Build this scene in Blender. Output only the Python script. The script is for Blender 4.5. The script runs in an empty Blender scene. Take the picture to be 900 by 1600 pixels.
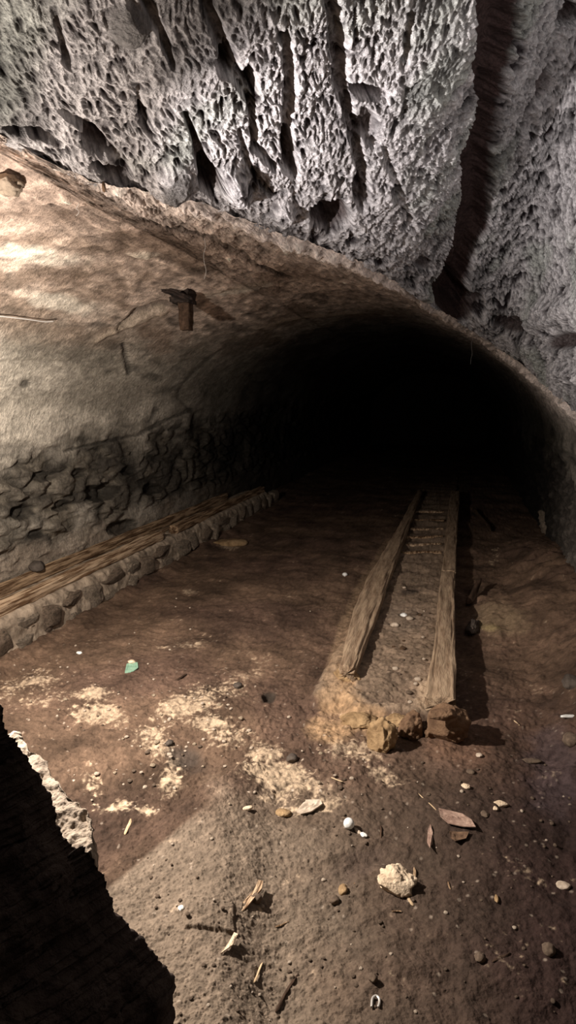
import bpy, bmesh, math, random
import numpy as np
from mathutils import Matrix, Vector

random.seed(7)
RNG = np.random.default_rng(11)
C = bpy.context.scene.collection
sc = bpy.context.scene

# ------------------------------------------------------------------ camera maths
FPX = 1000.0
PHI = math.atan(.175); PSI = math.atan(.263*math.cos(PHI))
CR = np.array([math.cos(PSI), math.sin(PSI), 0.0])
CF = np.array([-math.sin(PSI)*math.cos(PHI), math.cos(PSI)*math.cos(PHI), -math.sin(PHI)])
CU = np.cross(CR, CF)

def ray(px, py):
    return (px-450)/FPX*CR - (py-800)/FPX*CU + CF

def proj(P):
    d = P@CF
    d = np.where(d > .05, d, .05)
    return 450+FPX*(P@CR)/d, 800-FPX*(P@CU)/d

def pz(px, py, z):
    d = ray(px, py); return d*(z/d[2])

def pd(px, py, depth):
    return ray(px, py)*depth

VX, VZ, VA, VB = -.95, -.5, 2.05, 1.45          # vault ellipse
def pv(px, py):
    d = ray(px, py)
    A = (d[0]/VA)**2+(d[2]/VB)**2; B = -2*(d[0]*VX/VA**2+d[2]*VZ/VB**2); Cc = (VX/VA)**2+(VZ/VB)**2-1
    t = (-B+math.sqrt(B*B-4*A*Cc))/2/A; p = d*t
    if p[2] < VZ:
        t = ((VX+VA) if d[0] > 0 else (VX-VA))/d[0]; p = d*t
    return p

# ------------------------------------------------------------------ noise
def _h(ix, iy, iz, s):
    h = (ix.astype(np.uint32)*np.uint32(374761393) + iy.astype(np.uint32)*np.uint32(668265263)
         + iz.astype(np.uint32)*np.uint32(2147483647 & 1274126177) + np.uint32((s*974634777) & 0xffffffff))
    h = (h ^ (h >> np.uint32(13)))*np.uint32(1274126177)
    h = (h ^ (h >> np.uint32(16)))*np.uint32(2246822519)
    return h ^ (h >> np.uint32(15))

def vnoise(x, y, z, s=0):
    "gradient noise, about -1..1"
    x0 = np.floor(x); y0 = np.floor(y); z0 = np.floor(z)
    fx = x-x0; fy = y-y0; fz = z-z0
    ix = x0.astype(np.int64); iy = y0.astype(np.int64); iz = z0.astype(np.int64)
    u = fx*fx*fx*(fx*(fx*6-15)+10); v = fy*fy*fy*(fy*(fy*6-15)+10); w = fz*fz*fz*(fz*(fz*6-15)+10)
    def g(dx, dy, dz):
        h = _h(ix+dx, iy+dy, iz+dz, s)
        a = (h & np.uint32(1023)).astype(np.float64)/1023*2-1
        b = ((h >> np.uint32(10)) & np.uint32(1023)).astype(np.float64)/1023*2-1
        c = ((h >> np.uint32(20)) & np.uint32(1023)).astype(np.float64)/1023*2-1
        return a*(fx-dx)+b*(fy-dy)+c*(fz-dz)
    L = lambda a, b, t: a+(b-a)*t
    return 1.3*L(L(L(g(0,0,0), g(1,0,0), u), L(g(0,1,0), g(1,1,0), u), v),
             L(L(g(0,0,1), g(1,0,1), u), L(g(0,1,1), g(1,1,1), u), v), w)

def fbm(x, y, z, octv=4, s=0, gain=.5):
    t = 0; a = 1
    for k in range(octv):
        f = 2.03**k
        t = t+a*vnoise(x*f+k*7.3, y*f+k*3.1, z*f-k*5.7, s+k); a *= gain
    return t

def worley(x, y, z, s=0):
    ix = np.floor(x).astype(np.int64); iy = np.floor(y).astype(np.int64); iz = np.floor(z).astype(np.int64)
    F1 = np.full(x.shape, 9.); F2 = np.full(x.shape, 9.); ID = np.zeros(x.shape)
    for dx in (-1,0,1):
        for dy in (-1,0,1):
            for dz in (-1,0,1):
                h = _h(ix+dx, iy+dy, iz+dz, s)
                a = (h & np.uint32(1023)).astype(np.float64)/1023
                b = ((h >> np.uint32(10)) & np.uint32(1023)).astype(np.float64)/1023
                c = ((h >> np.uint32(20)) & np.uint32(1023)).astype(np.float64)/1023
                d = np.sqrt((ix+dx+a-x)**2+(iy+dy+b-y)**2+(iz+dz+c-z)**2)
                n = d < F1
                F2 = np.where(n, F1, np.minimum(F2, d)); ID = np.where(n, (h % np.uint32(997)).astype(float)/997, ID); F1 = np.where(n, d, F1)
    return F1, F2, ID

def worley2(x, y, s=0):
    ix = np.floor(x).astype(np.int64); iy = np.floor(y).astype(np.int64); zz = np.zeros_like(ix)
    F1 = np.full(x.shape, 9.); F2 = np.full(x.shape, 9.); ID = np.zeros(x.shape)
    for dx in (-1,0,1):
        for dy in (-1,0,1):
            h = _h(ix+dx, iy+dy, zz, s)
            a = (h & np.uint32(1023)).astype(np.float64)/1023; b = ((h >> np.uint32(10)) & np.uint32(1023)).astype(np.float64)/1023
            d = np.hypot(ix+dx+a-x, iy+dy+b-y)
            n = d < F1
            F2 = np.where(n, F1, np.minimum(F2, d)); ID = np.where(n, (h % np.uint32(997)).astype(float)/997, ID); F1 = np.where(n, d, F1)
    return F1, F2, ID

def n2(x, y, s=0):
    "flat gradient noise"
    x0 = np.floor(x); y0 = np.floor(y); fx = x-x0; fy = y-y0
    ix = x0.astype(np.int64); iy = y0.astype(np.int64); zz = np.zeros_like(ix)
    u = fx*fx*fx*(fx*(fx*6-15)+10); v = fy*fy*fy*(fy*(fy*6-15)+10)
    def g(dx, dy):
        a = _h(ix+dx, iy+dy, zz, s).astype(np.float64)*(2*math.pi/4294967296.)
        return np.cos(a)*(fx-dx)+np.sin(a)*(fy-dy)
    a = g(0,0); a = a+(g(1,0)-a)*u; b = g(0,1); b = b+(g(1,1)-b)*u
    return 1.4*(a+(b-a)*v)

def f2(x, y, octv=4, s=0, gain=.5):
    t = 0; a = 1
    for k in range(octv):
        f = 2.03**k; t = t+a*n2(x*f+k*7.3, y*f+k*3.1, s+k); a *= gain
    return t

def ss(a, b, x):
    t = np.clip((x-a)/(b-a), 0, 1); return t*t*(3-2*t)

def dseg(PX, PY, pts):
    "distance in the picture to a polyline; pts (x, y, halfwidth): returns distance divided by halfwidth"
    best = np.full(PX.shape, 99.)
    for (x0, y0, w0), (x1, y1, w1) in zip(pts[:-1], pts[1:]):
        dx, dy = x1-x0, y1-y0
        t = np.clip(((PX-x0)*dx+(PY-y0)*dy)/(dx*dx+dy*dy+1e-9), 0, 1)
        d = np.hypot(PX-x0-t*dx, PY-y0-t*dy)/(w0+(w1-w0)*t)
        best = np.minimum(best, d)
    return best

def blob(PX, PY, x, y, rx, ry, rot=0):
    c, s = math.cos(math.radians(rot)), math.sin(math.radians(rot))
    u = (PX-x)*c+(PY-y)*s; v = -(PX-x)*s+(PY-y)*c
    return np.hypot(u/rx, v/ry)

# ------------------------------------------------------------------ mesh helpers
def link(name, me, mat=None, parent=None):
    o = bpy.data.objects.new(name, me); C.objects.link(o)
    if mat: me.materials.append(mat)
    if parent: o.parent = parent
    return o

def grid(name, P, mat, col=None, parent=None, smooth=True):
    n, m = P.shape[:2]
    me = bpy.data.meshes.new(name)
    me.vertices.add(n*m); me.vertices.foreach_set('co', P.reshape(-1).astype(np.float32))
    i = np.arange(n*m).reshape(n, m)
    q = np.stack([i[:-1,:-1], i[1:,:-1], i[1:,1:], i[:-1,1:]], -1).reshape(-1)
    nf = (n-1)*(m-1)
    me.loops.add(nf*4); me.loops.foreach_set('vertex_index', q.astype(np.int32))
    me.polygons.add(nf); me.polygons.foreach_set('loop_start', np.arange(0, nf*4, 4, dtype=np.int32))
    me.polygons.foreach_set('use_smooth', np.full(nf, smooth))
    me.update(calc_edges=True); me.validate()
    if col is not None:
        a = me.color_attributes.new('Col', 'FLOAT_COLOR', 'POINT')
        c4 = np.ones((n*m, 4), np.float32); c4[:, :3] = col.reshape(-1, 3)
        a.data.foreach_set('color', c4.reshape(-1))
    return link(name, me, mat, parent)

def tag(o, label=None, cat=None, group=None, kind=None):
    if label: o['label'] = label
    if cat: o['category'] = cat
    if group: o['group'] = group
    if kind: o['kind'] = kind
    return o

def empty(name, loc):
    o = bpy.data.objects.new(name, None); C.objects.link(o); o.location = loc; o.empty_display_size = .1
    return o

# ------------------------------------------------------------------ materials
def new_mat(name):
    m = bpy.data.materials.new(name); m.use_nodes = True
    nt = m.node_tree; b = nt.nodes['Principled BSDF']
    b.inputs['Roughness'].default_value = .9
    b.inputs['Specular IOR Level'].default_value = .15
    return m, nt, b

def bump_chain(nt, b, layers, vec):
    prev = None
    for sc_, dist, det, ridg in layers:
        n = nt.nodes.new('ShaderNodeTexNoise'); n.inputs['Scale'].default_value = sc_
        n.inputs['Detail'].default_value = det; n.inputs['Roughness'].default_value = .6
        nt.links.new(vec, n.inputs['Vector'])
        bp = nt.nodes.new('ShaderNodeBump'); bp.inputs['Strength'].default_value = 1.0
        bp.inputs['Distance'].default_value = dist
        nt.links.new(n.outputs['Fac'], bp.inputs['Height'])
        if prev: nt.links.new(prev.outputs['Normal'], bp.inputs['Normal'])
        prev = bp
    nt.links.new(prev.outputs['Normal'], b.inputs['Normal'])

def mat_vcol(name, layers, speck=.35, sscale=60., rough=.92, spec=.12):
    m, nt, b = new_mat(name)
    at = nt.nodes.new('ShaderNodeAttribute'); at.attribute_name = 'Col'
    tc = nt.nodes.new('ShaderNodeTexCoord')
    n = nt.nodes.new('ShaderNodeTexNoise'); n.inputs['Scale'].default_value = sscale; n.inputs['Detail'].default_value = 6
    n.inputs['Roughness'].default_value = .7
    nt.links.new(tc.outputs['Object'], n.inputs['Vector'])
    mr = nt.nodes.new('ShaderNodeMapRange'); mr.inputs['From Min'].default_value = .3; mr.inputs['From Max'].default_value = .7
    mr.inputs['To Min'].default_value = 1-speck; mr.inputs['To Max'].default_value = 1+speck
    nt.links.new(n.outputs['Fac'], mr.inputs['Value'])
    mx = nt.nodes.new('ShaderNodeVectorMath'); mx.operation = 'SCALE'
    nt.links.new(at.outputs['Color'], mx.inputs[0]); nt.links.new(mr.outputs['Result'], mx.inputs['Scale'])
    nt.links.new(mx.outputs['Vector'], b.inputs['Base Color'])
    b.inputs['Roughness'].default_value = rough; b.inputs['Specular IOR Level'].default_value = spec
    bump_chain(nt, b, layers, tc.outputs['Object'])
    return m

def mat_noise(name, c1, c2, scale=8., stretch=(1,1,1), layers=((60,.004,5,0),), rough=.9, spec=.15, lo=.35, hi=.65, metal=0):
    m, nt, b = new_mat(name)
    tc = nt.nodes.new('ShaderNodeTexCoord')
    mp = nt.nodes.new('ShaderNodeMapping'); mp.inputs['Scale'].default_value = stretch
    nt.links.new(tc.outputs['Object'], mp.inputs['Vector'])
    n = nt.nodes.new('ShaderNodeTexNoise'); n.inputs['Scale'].default_value = scale; n.inputs['Detail'].default_value = 7
    n.inputs['Roughness'].default_value = .65
    nt.links.new(mp.outputs['Vector'], n.inputs['Vector'])
    r = nt.nodes.new('ShaderNodeValToRGB')
    r.color_ramp.elements[0].position = lo; r.color_ramp.elements[0].color = (*c1, 1)
    r.color_ramp.elements[1].position = hi; r.color_ramp.elements[1].color = (*c2, 1)
    nt.links.new(n.outputs['Fac'], r.inputs['Fac']); nt.links.new(r.outputs['Color'], b.inputs['Base Color'])
    b.inputs['Roughness'].default_value = rough; b.inputs['Specular IOR Level'].default_value = spec; b.inputs['Metallic'].default_value = metal
    bump_chain(nt, b, layers, mp.outputs['Vector'])
    return m

M_ROUGH = mat_vcol('porous_conglomerate', ((35,.02,6,0),(110,.006,4,0)), speck=.45, sscale=45)
M_PLAST = mat_vcol('old_plaster', ((22,.014,7,0),(90,.006,5,0)), speck=.42, sscale=34)
M_FLOOR = mat_vcol('earth_floor', ((45,.006,6,0),(190,.0022,4,0)), speck=.3, sscale=60)
M_WOOD = mat_noise('weathered_timber', (.10,.055,.028), (.42,.29,.18), 15, (3.2,.22,3.2), ((14,.012,6,0),(60,.004,4,0)), lo=.43, hi=.57)
M_WOODP = mat_noise('pale_worn_timber', (.15,.085,.045), (.62,.46,.31), 15, (3.2,.22,3.2), ((14,.012,6,0),(60,.004,4,0)), lo=.42, hi=.58)
M_RAIL = mat_noise('rail_timber', (.19,.125,.08), (.44,.33,.225), 13, (2.6,.35,2.6), ((14,.014,6,0),(60,.005,4,0)), lo=.33, hi=.66)
M_WOODD = mat_noise('dark_timber', (.03,.018,.012), (.085,.052,.034), 8, (3,.4,3), ((14,.008,5,0),))
M_STONE = mat_noise('ledge_stone', (.15,.12,.09), (.42,.34,.26), 7, (1,1,1), ((12,.02,6,0),(70,.004,5,0)))
M_STONEB = mat_noise('brown_ledge_stone', (.09,.07,.052), (.28,.21,.155), 7, (1,1,1), ((12,.02,6,0),(70,.004,5,0)))
M_STONED = mat_noise('dark_stone', (.035,.028,.024), (.11,.09,.075), 7, (1,1,1), ((14,.012,6,0),(80,.003,5,0)))
M_MORT = mat_noise('grey_mortar', (.17,.135,.10), (.46,.37,.28), 9, (1,1,1), ((22,.012,6,0),))
M_CLOD = mat_noise('earth_clod', (.09,.052,.032), (.24,.15,.09), 10, (1,1,1), ((18,.012,6,0),(90,.004,5,0)))
M_CLODY = mat_noise('ochre_clod', (.16,.10,.05), (.42,.29,.16), 10, (1,1,1), ((18,.012,6,0),(90,.004,5,0)))
M_CREAM = mat_noise('cream_rock', (.55,.42,.29), (.86,.70,.52), 14, (1,1,1), ((30,.012,6,0),(120,.003,5,0)))
M_PEB = mat_noise('pale_pebble', (.3,.24,.18), (.62,.52,.42), 30, (1,1,1), ((90,.002,4,0),))
M_PEBD = mat_noise('brown_pebble', (.07,.05,.038), (.17,.125,.09), 30, (1,1,1), ((90,.002,4,0),))
M_WHITE = mat_noise('white_shell', (.62,.63,.60), (.85,.86,.84), 30, (1,1,1), ((90,.001,4,0),), rough=.5, spec=.4)
M_LEAF = mat_noise('dry_leaf', (.17,.10,.075), (.40,.28,.22), 40, (1,1,1), ((90,.002,4,0),), rough=.7, spec=.3)
M_LEAFD = mat_noise('dark_leaf', (.07,.042,.028), (.17,.105,.065), 40, (1,1,1), ((90,.002,4,0),), rough=.8)
M_TEAL = mat_noise('teal_glaze', (.16,.30,.22), (.26,.42,.31), 25, (1,1,1), ((90,.001,4,0),), rough=.35, spec=.5)
M_IRON = mat_noise('rusty_iron', (.012,.010,.010), (.05,.035,.028), 25, (1,1,1), ((60,.003,5,0),), rough=.85)
M_TWIG = mat_noise('pale_twig', (.35,.25,.15), (.62,.47,.30), 30, (1,1,1), ((90,.002,4,0),))
M_METAL = mat_noise('dull_metal', (.4,.38,.35), (.62,.60,.56), 40, (1,1,1), ((90,.0005,4,0),), rough=.4, spec=.5, metal=.5)
M_WEB = mat_noise('cobweb', (.5,.47,.44), (.6,.57,.54), 30, (1,1,1), ((90,.0005,4,0),))
M_CRUST = mat_noise('lime_crust', (.22,.17,.13), (.62,.52,.41), 22, (1,1,1), ((30,.014,7,0),(110,.004,5,0)))
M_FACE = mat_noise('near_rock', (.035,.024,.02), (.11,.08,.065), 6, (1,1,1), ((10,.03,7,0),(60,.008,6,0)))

# ------------------------------------------------------------------ vault edge (where plaster ends and rough ceiling begins)
EDGE_PX = [(0,212),(75,252),(150,285),(225,296),(300,312),(360,334),(420,357),(490,380),(560,405),(620,440),(680,480),(730,510),(780,545),(840,590),(900,645)]
edge = []
for q in EDGE_PX:
    p = pv(*q); edge.append((math.degrees(math.atan2((p[2]-VZ)/VB, (p[0]-VX)/VA)), p[1]))
edge = [(109.2,-.8),(108.6,.4),(108.0,1.3)] + edge + [(11,5.2),(6,4.2),(1,3.0)]
# keep the angle monotone
th = np.array([e[0] for e in edge]); yy = np.array([e[1] for e in edge])
for i in range(1, len(th)): th[i] = min(th[i], th[i-1]-.12)
arcl = np.concatenate([[0], np.cumsum(np.hypot(np.diff(np.radians(th))*2.0, np.diff(yy)))])

def vault_xyz(theta_deg, y):
    t = np.radians(theta_deg)
    return np.stack([VX+VA*np.cos(t), y, VZ+VB*np.sin(t)], -1)

# ------------------------------------------------------------------ rough ceiling
def smooth1(a, k):
    ker = np.hanning(k+2)[1:-1]; ker /= ker.sum()
    return np.convolve(np.pad(a, (k//2, k//2), mode='edge'), ker, 'valid')[:len(a)]

def build_rough():
    NU, NV = 1150, 760
    # spread samples by the picture: more where the edge is seen
    px_key = np.array([-420,-260,-120]+[q[0] for q in EDGE_PX]+[1010,1120,1240], float)
    u = np.linspace(-420, 1240, NU)
    TH = np.interp(u, px_key, th); Y = np.interp(u, px_key, yy)
    TH = smooth1(TH, 31); Y = smooth1(Y, 31)
    jit = fbm(u*.02, u*0, u*0, 4, 3)*.06
    E = vault_xyz(TH, Y+jit*.6)
    E[:, 2] += .01
    slope = np.interp(u, [-420, 0, 300, 560, 700, 900, 1240], [.26, .32, .42, .50, .56, .66, .70])
    slope = smooth1(slope, 121)
    dxx = smooth1(np.interp(u, [-420, 0, 300, 560, 700, 900, 1240], [1.0, 1.0, .85, .50, .18, -.04, -.05]), 121)
    D = np.stack([dxx, -1+0*u, slope], -1)
    vis = np.interp(u, [-420, 0, 300, 600, 900, 1240], [.7, .62, .85, 1.6, 2.9, 3.4])
    full = np.interp(u, [-420, 0, 300, 600, 900, 1240], [2.6, 2.8, 3.6, 5.2, 6.0, 5.5])
    v = np.linspace(0, 1, NV)
    # how far each ruling stays in the picture
    Lt = np.linspace(.05, 6, 400)
    T_ = E[:, None, :]+D[:, None, :]*Lt[None, :, None]
    tx, ty = proj(T_.reshape(-1, 3)); tx = tx.reshape(NU, -1); ty = ty.reshape(NU, -1)
    ok = (ty > -30) & (tx > -40) & (tx < 940) & (T_@CF > .1)
    vis = np.where(ok.any(1), Lt[ok.shape[1]-1-np.argmax(ok[:, ::-1], axis=1)], .8)
    vis = smooth1(np.maximum(vis, .6), 101); full = np.maximum(full, vis+.8)
    print('VIS', vis[::100].round(2))
    L = -.03+vis[:, None]*np.minimum(v/.86, 1)[None]**1.08+(full-vis)[:, None]*(np.maximum(v-.86, 0)/.14)[None]
    P = E[:, None, :]+D[:, None, :]*L[..., None]
    dU = np.gradient(P, axis=0); dV = np.gradient(P, axis=1)
    N = np.cross(dU, dV); N /= np.linalg.norm(N, axis=-1, keepdims=True)+1e-9
    N = np.where(((N*P).sum(-1) > 0)[..., None], -N, N)
    for _ in range(1):
        k = np.hanning(83)[1:-1]; k /= k.sum()
        N = np.apply_along_axis(lambda a: np.convolve(np.pad(a, 40, mode='edge'), k, 'valid'), 0, N)
    N /= np.linalg.norm(N, axis=-1, keepdims=True)
    PX, PY = proj(P.reshape(-1, 3)); PX = PX.reshape(NU, NV); PY = PY.reshape(NU, NV)
    # texture coordinates: across and along the broken face, in metres
    ks = np.interp(u, [-420, 0, 300, 540, 800], [.36, .32, .24, .06, -.04])[:, None]
    A_ = np.concatenate([[0], np.cumsum(np.hypot(np.diff(E[:, 0]), np.diff(E[:, 2])))])[:, None]+(P[..., 0]-E[:, None, 0])+ks*P[..., 1]
    V_ = -P[..., 1]*np.interp(u, [560, 900], [1.05, 1.3])[:, None]
    dep = np.linalg.norm(P, axis=-1)+np.interp(u, [-420, 300, 620, 900], [0, 0, .8, 1.6])[:, None]
    an0 = np.interp(u, [0, 300, 520, 800], [2.6, 2.3, 1.7, 1.15])[:, None]
    wx = f2(A_*4, V_*2.5, 3, 21)*.05; wy = f2(A_*4+9, V_*2.5, 3, 22)*.10
    big = f2(A_*1.7, V_*.9, 3, 1)
    med = f2(A_*5+wx*8, V_*3.0+wy*3, 4, 5)
    sets = []
    warp = np.stack([vnoise(P[..., 0]*6, P[..., 1]*6, P[..., 2]*6, 71), vnoise(P[..., 0]*6, P[..., 1]*6, P[..., 2]*6, 72)*1.4, vnoise(P[..., 0]*6, P[..., 1]*6, P[..., 2]*6, 73)], -1)*.03
    for sz, an, sd, G in ((.0145, 3.6, 0, (-.30, 1, -.28)), (.021, 3.0, 7, (-.08, 1, -.36)), (.032, 1.6, 14, (.02, 1, -.55))):
        G = np.array(G); G = G/np.linalg.norm(G)
        W_ = P+warp*(sz/.025)
        Q_ = (W_-G*((W_@G)[..., None])*(1-1/an))/sz
        X_, Y_, Z_ = Q_[..., 0], Q_[..., 1], Q_[..., 2]
        ra = 1-np.abs(vnoise(X_*.62, Y_*.62, Z_*.62, 60+sd))*2.7
        rb = 1-np.abs(vnoise(X_*1.2+3, Y_*1.2-Z_*.5, Z_*1.2+X_*.4, 61+sd))*2.7
        rc = vnoise(X_*.36, Y_*.36, Z_*.36, 62+sd)+.5*vnoise(X_*.8, Y_*.8+4, Z_*.8, 65+sd)
        pr = ss(.18, .55, vnoise(X_*.34+9, Y_*.34, Z_*.34, 63+sd))
        sets.append((.42*ra+.38*rb+.34*rc, pr, sz))
    w3 = np.clip((dep-3.4)/1.8, 0, 1); w1 = np.clip((2.9-dep)/1.0, 0, 1); w2_ = 1-np.maximum(w1, w3); w1 = np.where(w3 > 0, 0, w1)
    ws = (w1, w2_, w3)
    r1 = sum(w_*q_[0] for w_, q_ in zip(ws, sets)); pore = sum(w_*q_[1] for w_, q_ in zip(ws, sets)); sz = sum(w_*q_[2] for w_, q_ in zip(ws, sets))
    act = ss(-.7, .2, f2(A_*1.6+4, V_*1.0, 2, 31))
    disp = big*.028+med*.013+(r1*.95-pore*1.1*act)*sz*(1+.35*w3)
    fade = ss(0, .05, L)
    fade2 = ss(0, .22, L)
    disp = disp*(.6+.4*fade)+.010*fade2
    # features seen in the photograph, cut into or standing out of the mass
    wob = fbm(PX/26, PY/26, PX*0, 3, 40)*.35
    cut = np.zeros_like(disp)
    tr = dseg(PX, PY, [(782,-60,42),(780,0,40),(768,100,31),(762,150,20),(753,200,20),(743,250,27),(742,300,24),(738,350,24),(720,400,22),(700,450,26),(712,480,24)])+wob*.6
    tm = ss(1.15, .75, tr); cut += .22*tm
    for (x, y, rx, ry, rot, dep) in [(390,122,12,26,-15,.16),(328,283,18,26,-12,.22),(515,338,30,26,10,.22),(578,145,30,13,8,.10),
             (850,135,18,20,0,.07),(715,470,38,30,30,.22),(800,505,24,18,10,.16),(884,532,34,13,-12,.10),
             (60,212,30,8,20,.10),(172,272,34,12,28,.16),(205,292,26,10,20,.15),(25,205,22,8,20,.1),(150,225,26,14,30,.10),(575,200,16,30,-8,.08),(822,190,12,20,15,.05),
             (225,180,10,20,-15,.09),(455,245,10,34,-4,.10),(350,95,14,22,-20,.09),(885,20,25,20,0,.12),(560,300,10,24,-12,.08),(660,410,16,10,20,.08)]:
        cut += dep*ss(1.2, .55, blob(PX, PY, x, y, rx, ry, rot)+wob)
    cut = cut*.8
    for pts, dep in [([(288,172,4),(305,215,6),(318,262,12)], .14), ([(315,-20,9),(338,40,11),(358,95,12),(392,160,6),(398,230,7),(428,258,6)], .09),
             ([(515,-20,10),(530,70,13),(535,130,11),(552,200,9),(566,270,9),(574,312,7)], .11),
             ([(445,50,6),(455,140,11),(446,260,8)], .09), ([(225,-10,8),(252,50,8),(268,95,5)], .08), ([(88,30,5),(108,100,7)], .08),
             ([(95,170,6),(140,200,9),(172,235,9),(200,262,8)], .08), ([(640,20,6),(632,90,5)], .05), ([(818,170,8),(835,150,10),(850,110,8),(870,60,8)], .07),
             ([(372,200,4),(390,262,6),(420,300,5)], .07), ([(600,230,5),(622,300,6),(640,352,5)], .05), ([(215,135,4),(222,190,5)], .06)]:
        cut += .5*dep*ss(1.3, .5, dseg(PX, PY, pts)+wob)
    cut = cut*ss(-.05, .10, L)+0*cut
    lump = np.zeros_like(disp)
    for (x, y, rx, ry, rot, hgt) in [(272,282,34,40,20,.06),(365,285,26,34,-20,.10),(655,455,26,14,20,.06),(860,490,60,30,-20,.10),(800,470,26,26,0,.08),
             (200,35,32,38,20,.05),(835,545,30,16,30,.07),(890,585,26,18,30,.08),(755,500,20,16,0,.05),(440,330,20,22,-10,.06)]:
        lump += hgt*ss(1.15, .3, blob(PX, PY, x, y, rx, ry, rot)+wob*.5)
    smoothm = np.clip(ss(1.2,.7,blob(PX,PY,200,35,34,40,20)) + ss(1.2,.7,blob(PX,PY,275,285,26,32,20))*.7 + tm*.8, 0, 1)
    disp = disp*(1-smoothm*.75)
    Q = P+N*(disp-cut+lump)[..., None]
    # colour: grey lime, with the shade of hollows and pores painted in
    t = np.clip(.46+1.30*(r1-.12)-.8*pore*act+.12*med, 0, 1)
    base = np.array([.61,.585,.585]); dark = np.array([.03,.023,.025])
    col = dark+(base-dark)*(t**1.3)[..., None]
    grn = ss(.1, .7, f2(A_*2.1, V_*1.4, 3, 64))[..., None]
    col = col*(1-grn*np.array([.16,.10,.16]))
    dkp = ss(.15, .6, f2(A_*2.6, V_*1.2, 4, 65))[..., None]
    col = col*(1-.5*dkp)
    soil = np.clip(tm+ss(.02, .08, cut)*.85, 0, 1)[..., None]  # reddish-brown groove; the pits carry their shade as dark colour
    col = col*(1-soil)+np.array([.055,.035,.032])*soil*(.8+.5*t[..., None])
    sm = np.clip(ss(1.2,.7,blob(PX,PY,200,35,34,40,20))+ss(1.2,.7,blob(PX,PY,275,285,26,32,20)), 0, 1)[..., None]
    col = col*(1-sm)+np.array([.21,.20,.195])*sm
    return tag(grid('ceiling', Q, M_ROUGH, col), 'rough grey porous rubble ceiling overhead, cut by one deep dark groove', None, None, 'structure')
build_rough()

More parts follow.
